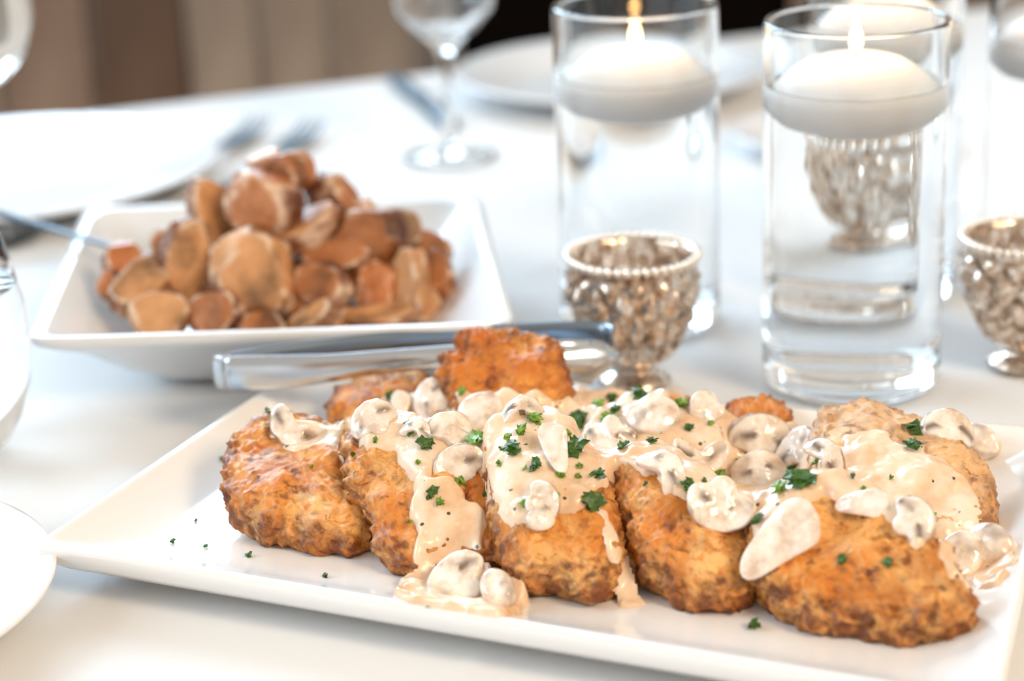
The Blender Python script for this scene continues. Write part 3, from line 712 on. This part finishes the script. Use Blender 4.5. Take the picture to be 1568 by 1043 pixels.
def mushroom(px_, py_, wpx, kind, rot, face, thick, label, lift=.002, yl=0, sx=1.0, dark=0.0):
    p, n = surf(px_, py_); view = Vector(CAM)-p; dist = view.length; view.normalize()
    nn = (n*(1-face)+view*face).normalized()
    W_ = wpx*.94/FP*dist; face *= .85; thick *= .8
    rt = Vector(RT); ex_ = (rt-nn*rt.dot(nn)).normalized(); ey_ = nn.cross(ex_)
    a = math.radians(rot); e1 = ex_*math.cos(a)+ey_*math.sin(a); e2 = nn.cross(e1)
    pl_ = [(x*W_, y*W_*sx) for x, y in shape_slice(kind)]
    c, R = poly_R(pl_, 60, 1.2)
    V, F_, s = blob2d(R, thick/2*(.8 if kind != 'cap' else 1), thick/2, 12, 10, .30 if kind != 'cap' else .5)
    N0 = np.array([noise.fractal(Vector((v_[0]*140+px_, v_[1]*140, v_[2]*140)), .8, 2, 2) for v_ in V])
    cv = {'slice': .55, 'crescent': .9, 'wedge': .5, 'cap': .2}[kind]*(1 if int(px_) % 3 else -.6)
    V[:, 2] += .0012*N0 - cv*(V[:, 0]**2)/W_ + .35*cv*V[:, 0]*V[:, 1]/W_
    P = np.array(p)+np.array(nn)*lift + np.array(e1)*V[:, :1] + np.array(e2)*V[:, 1:2] + np.array(nn)*V[:, 2:]
    Nw = vnormals(P, F_)
    if ((P-P.mean(0))*Nw).sum() < 0: F_ = [tuple(reversed(f)) for f in F_]
    xx, yy = V[:, 0]/W_, V[:, 1]/W_
    skin = np.clip((s-.90)/.07, 0, 1)*(yy > -.12)*np.clip(.4+1.6*N0+(.3 if kind == 'crescent' else 0), 0, .9)*(1 if kind != 'wedge' else .2)
    if kind == 'cap': skin = np.clip(-.02+.9*N0, 0, .55)
    gill = np.zeros(len(V))
    if kind in ('slice', 'crescent'):
        band = np.exp(-((yy-(.02-.7*xx*xx))/.085)**2)*(np.abs(xx) > .13)*(np.abs(xx) < .44); gill = np.clip(band, 0, 1)*np.clip(.65+1.3*N0, 0, .95)
    o = mesh_np('mushroom_slice', P, F_, M['mushroom'], attrs={'skin': np.clip(skin+dark*.5, 0, .9), 'gill': gill})
    tag(o, label, 'mushroom', 'mushroom slices in the sauce')
MUS = [
 (452, 662, 105, 'crescent', 150, .75, .006, 'curled mushroom slice on the leftmost cutlet', .004),
 (572, 645, 85, 'slice', 35, .5, .007, 'white mushroom slice coated in sauce at the top of the second cutlet', .003),
 (612, 628, 60, 'wedge', 55, .6, .007, 'pale mushroom sliver leaning beside a parsley cluster near the back left', .003),
 (665, 612, 80, 'slice', 60, .6, .008, 'speckled grey mushroom slice in front of the tongs', .004),
 (738, 628, 78, 'cap', 20, .55, .016, 'rounded white mushroom cap below the upright cutlet', .004),
 (688, 662, 88, 'slice', 10, .5, .007, 'tan half mushroom just left of centre above a dark slice', .003),
 (702, 712, 92, 'slice', 28, .5, .008, 'grey gilled mushroom slice above the poured sauce', .003),
 (640, 660, 60, 'crescent', -30, .5, .006, 'small curled mushroom between two cutlets at the left', .002),
 (800, 632, 80, 'crescent', 5, .4, .007, 'flat mushroom slice lying directly before the upright cutlet', .003),
 (852, 690, 86, 'wedge', 75, .65, .008, 'bright triangular mushroom piece at the centre of the sauce', .004),
 (832, 770, 74, 'slice', -75, .6, .010, 'stubby white mushroom stem hanging over the middle cutlet', .004),
 (826, 798, 50, 'cap', 0, .6, .010, 'small round stem end on the middle cutlet below the white stem', .004),
 (935, 672, 90, 'slice', 170, .45, .006, 'sauce covered mushroom slice right of the darkest parsley cluster', .002),
 (1000, 640, 92, 'cap', 8, .4, .012, 'sauce covered mushroom cap at the middle back', .002),
 (1078, 632, 76, 'slice', 80, .5, .008, 'brown edged mushroom slice upright at the back ridge', .004),
 (1018, 722, 100, 'crescent', -55, .6, .008, 'curved white mushroom slice above the knobbly cutlet', .003),
 (1098, 778, 118, 'slice', 165, .55, .008, 'broad beige mushroom slice with parsley flecks on the knobbly cutlet', .004),
 (1068, 700, 100, 'crescent', 180, .4, .006, 'sunken mushroom slice edge in the sauce pool right of centre', .001),
 (1160, 728, 100, 'slice', 20, .5, .008, 'wavy grey mushroom slice above the white wedge', .004),
 (1165, 672, 112, 'slice', -10, .6, .010, 'large gilled mushroom slice before the small browned chicken end', .004),
 (1200, 825, 150, 'wedge', 14, .75, .012, 'large smooth white mushroom wedge on the front right cutlet', .006),
 (1270, 705, 90, 'crescent', -60, .6, .010, 'dark gilled mushroom curl beside the coated cutlet', .005),
 (1230, 690, 84, 'slice', 30, .5, .009, 'grey white mushroom cap slice left of the coated cutlet', .004),
 (1325, 772, 84, 'wedge', -28, .5, .006, 'thin mushroom sliver between the two right cutlets', .003),
 (1400, 800, 88, 'slice', -70, .6, .010, 'mushroom slice with a dark gill spot on the right', .004),
 (1448, 664, 95, 'slice', -8, .45, .009, 'grey mushroom slice on the back edge of the coated cutlet', .004),
 (1500, 682, 72, 'cap', -30, .6, .013, 'dark skinned mushroom cap at the far right edge of the coated cutlet', .005),
 (1470, 862, 96, 'cap', 60, .6, .016, 'sauce glazed mushroom in the right pool, nearest the cutlet', .004),
 (1522, 842, 90, 'cap', -40, .5, .016, 'sauce glazed mushroom at the outer edge of the right pool', .004),
 (702, 898, 112, 'slice', 50, .55, .014, 'sauce covered mushroom slice in the front pool, left one', .005),
 (765, 912, 74, 'cap', -65, .65, .018, 'rounded sauce covered mushroom in the front pool, right one', .005),
]
for t in MUS: mushroom(*t[:8], lift=t[8])

# ================================================================== PARSLEY
PAR = [(577, 626, 34, 0), (597, 612, 24, 0), (615, 626, 16, 0), (627, 652, 18, 0), (630, 668, 24, 0), (650, 685, 30, 0), (663, 757, 24, 0), (730, 680, 38, 1), (706, 694, 14, 1), (712, 712, 14, 0),
 (785, 692, 36, 0), (780, 675, 18, 1), (800, 662, 22, 1), (818, 648, 26, 1), (700, 742, 22, 1), (672, 770, 18, 1), (804, 774, 22, 1), (822, 715, 26, 0), (805, 722, 14, 1), (858, 730, 22, 1), (884, 732, 14, 1),
 (886, 648, 40, 0), (918, 622, 20, 1), (936, 612, 24, 0), (944, 630, 24, 0), (934, 648, 30, 1), (885, 690, 40, 0), (888, 716, 14, 1), (915, 732, 24, 0), (906, 770, 44, 0), (955, 688, 18, 0), (980, 609, 30, 0), (1016, 616, 14, 1),
 (1044, 624, 26, 1), (1022, 642, 18, 0), (1056, 662, 16, 0), (1000, 680, 22, 0), (1042, 683, 16, 1), (1064, 618, 10, 1), (1087, 652, 14, 1), (1087, 632, 18, 1), (1030, 708, 16, 1), (1055, 748, 28, 0), (1078, 740, 12, 0), (1098, 772, 32, 1),
 (1126, 767, 16, 0), (1100, 731, 24, 1), (1132, 710, 20, 1), (1178, 707, 20, 1), (1152, 666, 30, 0), (1148, 779, 14, 1), (1160, 798, 24, 0), (1197, 754, 28, 1), (1232, 738, 48, 0), (1212, 722, 24, 0), (1266, 694, 20, 1), (1250, 711, 14, 1),
 (1402, 664, 38, 0), (1399, 686, 28, 0), (1326, 780, 24, 0), (1322, 752, 10, 1), (1427, 793, 14, 1), (1362, 868, 18, 0), (1290, 862, 22, 0), (478, 718, 8, 1), (630, 800, 9, 1), (575, 678, 13, 1), (338, 706, 10, 1), (412, 634, 14, 0),
 (1154, 964, 28, 0), (264, 834, 12, 0), (381, 855, 12, 0), (316, 841, 9, 0), (498, 886, 14, 0), (300, 801, 7, 0), (655, 931, 5, 0), (706, 603, 18, 1), (660, 637, 26, 1), (765, 632, 16, 1), (690, 628, 12, 1), (540, 700, 8, 0), (870, 668, 16, 1), (832, 690, 14, 0), (765, 712, 14, 1), (905, 668, 14, 0), (965, 660, 14, 1), (1010, 662, 13, 0), (1180, 690, 14, 0), (1305, 735, 12, 0), (1365, 735, 10, 1), (745, 760, 12, 0), (855, 762, 12, 1), (640, 712, 12, 1), (990, 745, 12, 0)]
def parsley(px_, py_, sz, ty, k):
    p, n = surf(px_, py_-2); dist = (Vector(CAM)-p).length; R_ = sz*1.28/FP*dist/2; rnd = random.Random(k*13+5)
    t1 = n.orthogonal().normalized(); t2 = n.cross(t1); V = []; F_ = []
    nl = 2 if sz < 15 else (3 if sz < 26 else 5)
    for q in range(nl):                              # crinkled leaflets, each a small lobed cap with thickness
        ang = rnd.uniform(0, 6.28); off_ = R_*(.45 if nl > 2 else .25); ca = (t1*math.cos(ang+q)+t2*math.sin(ang+q)); cen = p+ca*off_*rnd.random()+n*(.0006+.0006*q)
        a1 = (t1*math.cos(ang)+t2*math.sin(ang)+n*rnd.uniform(-.3, .5)).normalized(); a2 = n.cross(a1).normalized(); nn = a1.cross(a2)
        L = R_*rnd.uniform(.55, .85); Wd = L*rnd.uniform(.45, .8); m0 = len(V); K = 10
        for side in (1, -1):
            V.append(tuple(cen+nn*(.0005*side)))
            for j in range(K):
                a = 2*math.pi*j/K; rr_ = 1 if j % 2 == 0 else .68
                V.append(tuple(cen+a1*L*rr_*math.cos(a)+a2*Wd*rr_*math.sin(a)+nn*(.00022*side+rnd.uniform(-.0005, .0007))))
        for j in range(K):
            j2 = (j+1) % K
            F_ += [(m0, m0+1+j, m0+1+j2), (m0+K+1, m0+K+2+j2, m0+K+2+j), (m0+1+j, m0+K+2+j, m0+K+2+j2, m0+1+j2)]
    o = mesh_np('parsley_fleck', V, F_, M['parsley'][ty], smooth=False)
    if py_ > 795 and px_ < 520 or (px_, py_) == (1154, 964):
        tag(o, {1154: 'dark parsley scrap on the bare platter front below the knobbly cutlet', 264: 'dark herb speck on the platter at far left, nearest its corner', 381: 'dark herb speck on the platter just below the leftmost cutlet',
                316: 'faint herb speck on the platter between two darker specks', 498: 'herb speck by the platter front edge below the leftmost cutlet', 300: 'tiniest herb speck on the left slope of the platter'}[px_], 'herb', 'herb flecks on the bare platter'); return
    best = min(MUS, key=lambda q: math.hypot(q[0]-px_, (q[1]-py_)*1.3)); dx, dy = px_-best[0], py_-best[1]
    rel = 'on' if math.hypot(dx, dy) < 16 else (('right of' if dx > 0 else 'left of') if abs(dx) > abs(dy) else ('below' if dy > 0 else 'above'))
    szw = 'large' if sz >= 30 else ('small' if sz >= 18 else 'tiny'); words_ = best[7].split()
    lb = f"{szw} {'bright' if ty else 'dark'} parsley {'clump' if sz >= 30 else 'fleck'} {rel} the "; room = 16-len(lb.split())
    lb = lb+' '.join(words_) if len(words_) <= room else lb+SHORT[MUS.index(best)]; dd = math.hypot(dx, dy)
    if lb in USED:
        q, d0 = USED[lb]; far_ = o if dd > d0 else q; near_ = q if dd > d0 else o
        tag(near_, lb, 'herb', 'parsley flecks on the chicken'); USED[lb] = (near_, min(dd, d0)); lb = lb.replace(' fleck ', ' fleck farther ').replace(' clump ', ' clump farther '); o = far_
    else: USED[lb] = (o, dd)
    tag(o, lb, 'herb', 'parsley flecks on the chicken')
USED = {}
SHORT = ['curled slice on the leftmost cutlet', 'white slice topping the second cutlet', 'pale leaning back left sliver', 'speckled grey slice before the tongs', 'round cap below the upright cutlet', 'tan half mushroom left of centre', 'grey gilled slice above the poured sauce',
 'small curl between two left cutlets', 'flat slice before the upright cutlet', 'bright triangular central mushroom', 'stubby white mushroom stem', 'round stem end below the stubby stem', 'sauced slice right of darkest parsley', 'sauced middle back cap', 'brown edged back ridge slice', 'curved white slice above knobbly cutlet',
 'broad beige slice on knobbly cutlet', 'sunken slice in the sauce pool', 'wavy grey slice above white wedge', 'large gilled slice before browned end', 'large smooth white wedge', 'dark gilled curl beside coated cutlet', 'grey white cap slice', 'thin sliver between right cutlets',
 'slice with dark gill spot', 'grey slice at coated cutlet back', 'dark skinned cap at far right', 'glazed mushroom in the right pool', 'outer glazed right pool mushroom', 'left front pool slice', 'rounded front pool mushroom']
for k, t in enumerate(PAR): parsley(*t, k)

# ================================================================== ROAST POTATOES
bm = bmesh.new(); bmesh.ops.create_icosphere(bm, subdivisions=5, radius=1.0)
ICO = np.array([v.co[:] for v in bm.verts]); ICF = [tuple(v.index for v in f.verts) for f in bm.faces]; bm.free()
def potato(px_, py_, wpx, hpx, rot, Yd, cut, mt, label, depth=.75, seed=0, bend=0.0):
    """wpx,hpx: apparent size; cut: direction (screen x, screen y up, towards the lens) of the flat cut, with its offset"""
    P0 = atY(px_, py_, Yd); dist = (P0-CAM)@fw; a_, b_ = wpx*1.16/FP*dist/2, hpx*1.14/FP*dist/2; c_ = (a_+b_)/2*depth
    V = ICO.copy(); V = np.sign(V)*np.abs(V)**.92
    rr_ = random.Random(seed*5+1)
    cut = list(cut)+[(math.cos(q), math.sin(q), rr_.uniform(-.2, .6), rr_.uniform(.62, .82)) for q in (rr_.uniform(0, 6.28), rr_.uniform(0, 6.28))]
    rim = np.zeros(len(V)); cutm = np.zeros(len(V))
    for (cx, cy_, cz, off_) in cut:
        n = np.array([cx, cy_, cz], float); n /= np.linalg.norm(n); d = V@n-off_; k = d > 0
        V[k] -= (d[k]-.09*(1-np.exp(-d[k]/.09)))[:, None]*n; cutm[k] = 1; rim = np.maximum(rim, np.exp(-((d-.02)/.06)**2)*(.9 if cz > .3 else .5))
    V[:, 1] += bend*(V[:, 0]**2-.4)
    nA_ = fnoise(V+seed*3.1, 1.6, seed, 3); V = V*(1+.13*nA_*(1-.6*cutm))[:, None]
    V = V*np.array([a_, b_, c_]); r = math.radians(rot)
    V[:, :2] = V[:, :2]@np.array([[math.cos(r), math.sin(r)], [-math.sin(r), math.cos(r)]])
    W = P0 + V[:, :1]*RT + V[:, 1:2]*UP - V[:, 2:]*fw
    W[:, 2] = np.maximum(W[:, 2], TZ+.0095)
    o = mesh_np('roast_potato', W, ICF, M['potato'][mt], attrs={'cut': cutm, 'rim': rim*np.clip(.25+2.2*nA_, 0, .85)}); tag(o, label, 'potato', 'roast potatoes in the square bowl')
TP = [
 (437, 262, 90, 68, 5, 1.085, [(1, .15, .5, .55), (-.2, 1, .1, .6), (-.8, -.2, .9, .5)], 0, 'blocky potato cube topping the heap'),
 (405, 246, 50, 36, 20, 1.10, [(0, 1, .5, .5)], 1, 'small pale potato piece behind the topmost cube'),
 (398, 308, 116, 92, -5, 1.07, [(-.5, -.4, 1, .55), (-1, .2, .2, .7), (.3, 1, .3, .75)], 0, 'browned chunk just below the topmost cube'),
 (456, 352, 120, 68, 20, 1.075, [(0, .8, .5, .45)], 1, 'pale curved potato skin wrapped under the top chunk', .35),
 (510, 303, 78, 62, -30, 1.10, [(.6, .6, .6, .75)], 0, 'rounded brown potato right of the top chunk'),
 (326, 335, 62, 120, 18, 1.085, [(.6, 0, .8, .5)], 1, 'tall pale wedge at the upper left of the heap'),
 (288, 398, 78, 118, -12, 1.06, [(.5, 0, 1, .5)], 1, 'upright halved potato with a pale curved rim at left'),
 (388, 420, 112, 128, 20, 1.045, [(.1, -.1, 1, .6)], 1, 'largest pear shaped potato at the front of the heap'),
 (188, 402, 56, 62, 10, 1.07, [(.4, .3, 1, .6)], 2, 'orange potato chunk at the far left end of the heap'),
 (169, 436, 36, 44, 0, 1.06, [(-.4, 0, 1, .6)], 2, 'small brown potato bit at the left foot of the heap'),
 (214, 440, 74, 92, -38, 1.045, [(-.4, .5, .8, .4)], 1, 'pale slanting wedge at the lower left of the heap'),
 (246, 486, 86, 70, -8, 1.025, [(0, .2, 1, .45)], 1, 'split pale potato in the front row at left'),
 (328, 484, 82, 66, 24, 1.025, [(-.2, .3, 1, .5)], 0, 'smooth tan half potato in the front row near the pear shaped one'),
 (404, 500, 72, 44, 0, 1.022, [(0, .5, 1, .6)], 0, 'low brown potato at the middle of the front row'),
 (490, 438, 86, 70, -5, 1.045, [(-.2, .1, 1, .65), (-1, .1, .2, .8)], 0, 'rounded brown chunk at the centre right front'),
 (490, 490, 92, 56, 4, 1.022, [(-.7, .5, .5, .5)], 1, 'white edged potato in the front row at the centre right'),
 (571, 442, 76, 72, 0, 1.05, [(.2, .2, 1, .4), (1, 0, .3, .7)], 2, 'bright orange cut potato on the right side'),
 (585, 486, 118, 52, 8, 1.03, [(0, .8, .5, .4)], 1, 'curved tan wedge in the front row at right', .25),
 (622, 442, 62, 112, -14, 1.05, [(-.8, 0, .7, .35)], 1, 'tall slim wedge standing on the right side'),
 (664, 428, 58, 84, 4, 1.07, [(-.3, .5, 1, .5), (0, -1, .5, .6)], 0, 'tan block at the far right end of the heap'),
 (657, 384, 62, 56, -10, 1.09, [(.1, .3, 1, .55)], 0, 'small tan potato at the upper right end'),
 (610, 362, 62, 84, -12, 1.085, [(.3, .1, 1, .25), (0, 1, 0, .8)], 1, 'light golden flat slab on the upper right slope'),
 (558, 376, 116, 118, 20, 1.075, [(-.3, .2, 1, .55), (-.7, .7, .1, .6)], 0, 'large brown potato in the middle right of the heap'),
 (548, 334, 60, 50, 30, 1.08, [(-.4, .8, .6, .3)], 1, 'whitish cut face near the upper right top'),
 (250, 374, 36, 42, 0, 1.09, [(0, 0, 1, .7)], 2, 'little dark potato bit behind the upright half at left'),
 (298, 452, 60, 54, 0, 1.055, [(0, .3, 1, .7)], 2, 'dark orange potato tucked above the front row at left'),
 (449, 462, 56, 54, 30, 1.045, [(0, .3, 1, .6)], 0, 'small brown piece beside the pear shaped potato'),
 (512, 400, 108, 56, 10, 1.065, [(0, .5, 1, .6)], 0, 'long brown potato lying across the middle of the heap'),
 (590, 408, 70, 62, 0, 1.07, [(-.2, .3, 1, .5)], 0, 'brown potato between the large one and the slim wedge'),
 (338, 436, 60, 74, 0, 1.07, [(0, .3, 1, .7)], 2, 'deep orange potato behind the pear shaped one'),
 (440, 400, 90, 70, 0, 1.10, [(0, .3, 1, .7)], 2, 'dark brown potato deep in the middle of the heap'),
 (350, 380, 80, 70, 0, 1.10, [(0, .3, 1, .7)], 2, 'dark brown potato deep in the upper left of the heap'),
 (480, 345, 80, 70, 0, 1.115, [(0, .3, 1, .7)], 0, 'brown potato at the back behind the curved skin'),
 (240, 425, 70, 70, 0, 1.09, [(0, .3, 1, .7)], 2, 'dark brown potato hidden deep at the left of the heap'),
 (540, 460, 90, 70, 0, 1.08, [(0, .3, 1, .7)], 2, 'dark orange potato hidden deep at the right of the heap'),
 (450, 485, 60, 60, 0, 1.05, [(0, .3, 1, .7)], 2, 'dark potato low in a gap of the front row'),
 (620, 395, 60, 60, 0, 1.11, [(0, .3, 1, .7)], 0, 'brown potato at the back right of the heap'),
 (640, 470, 70, 56, 0, 1.06, [(0, .3, 1, .6)], 1, 'pale potato low at the right foot of the heap'),
]
BEND = {3: .35, 17: .3}
for k, t in enumerate(TP):
    potato(*t[:9], seed=k, depth=.8, bend=BEND.get(k, 0))

# ================================================================== TONGS
tg = empty('serving_tongs', tuple(at(345, 600, .022)), 'stainless steel tongs lying across the back of the platter', 'tongs')
def tong_strip(name, pts, mat, th=.0011, bulge=.0014, side=1):
    """pts: (x, y, zbottom, ztop) stations in metres above the table; vertical band with a pressed, bowed face"""
    V = []; n = len(pts); K = 9
    P = np.array([(p[0], p[1]) for p in pts])
    # densify
    t = np.arange(n); tt = np.linspace(0, n-1, (n-1)*6+1)
    from_ = np.array(pts, float); D = np.stack([np.interp(tt, t, from_[:, c]) for c in range(4)], 1)
    k = np.array([1, 2, 3, 2, 1])/9.0
    for c in range(4):
        q = np.pad(D[:, c], 2, 'edge'); q2 = np.convolve(q, k, 'valid'); q2[0], q2[-1] = D[0, c], D[-1, c]; D[:, c] = q2
    m_ = len(D)
    for i in range(m_):
        d = D[min(i+1, m_-1), :2]-D[max(i-1, 0), :2]; d /= np.linalg.norm(d)+1e-9; nn = np.array([d[1], -d[0]])*side
        loop = []
        for s_ in (1, -1):
            for j in range(K):
                u = j/(K-1) if s_ == 1 else 1-j/(K-1)
                b_ = bulge*(1-(2*u-1)**2)
                lip = .0012 if u in (0.0, 1.0) else 0
                o_ = b_+th/2*s_-lip*.6
                loop.append((D[i, 0]+nn[0]*o_, D[i, 1]+nn[1]*o_, TZ+D[i, 2]+(D[i, 3]-D[i, 2])*u))
        V += loop
    F_ = grid_faces(m_, 2*K); F_.append(tuple(reversed(range(2*K)))); F_.append(tuple((m_-1)*2*K+j for j in range(2*K)))
    return mesh_np(name, V, F_, mat, tg)
def zat(px_, py_, Yd):                                # height above table for a pixel at distance Yd
    p = atY(px_, py_, Yd); return p[0], p[1], p[2]-TZ
near = []
for (px_, pt, pb, Yd) in [(340, 547, 600, .925), (420, 545, 598, .922), (500, 544, 586, .920), (600, 536, 570, .918), (700, 529, 562, .917), (800, 524, 566, .917), (870, 520, 584, .919), (905, 521, 590, .924)]:
    a = zat(px_, pt, Yd); b_ = zat(px_, pb, Yd); near.append((a[0], a[1], b_[2], a[2]))
far = []
for (px_, pt, pb, Yd) in [(352, 541, 585, .943), (420, 530, 568, .948), (500, 519, 556, .953), (600, 508, 545, .957), (700, 500, 538, .958), (800, 495, 535, .956), (880, 492, 540, .950), (925, 494, 545, .945), (940, 500, 540, .936)]:
    a = zat(px_, pt, Yd); b_ = zat(px_, pb, Yd); far.append((a[0], a[1], b_[2], a[2]))
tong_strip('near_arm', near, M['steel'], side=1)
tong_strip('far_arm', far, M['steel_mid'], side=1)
bend = [near[0]]
for t in (.2, .4, .6, .8):
    a = np.array(near[0])*(1-t)+np.array(far[0])*t; a[0] -= .006*math.sin(math.pi*t); bend.append(tuple(a))
bend.append(far[0])
tong_strip('spring_bend', bend, M['steel'], side=-1, bulge=.0004)
# scooped tip of the near arm, behind the upright cutlet
tp = [(near[-2][0]-.012, near[-2][1], near[-2][2]+.004, near[-2][3]-.002), (near[-1][0], near[-1][1]+.001, near[-1][2], near[-1][3]), (near[-1][0]+.006, near[-1][1]+.004, near[-1][2]+.006, near[-1][3]-.002), (near[-1][0]+.008, near[-1][1]+.009, near[-1][2]+.010, near[-1][3]-.005)]
tong_strip('scoop_tip', tp, M['steel'], bulge=.006, side=1)
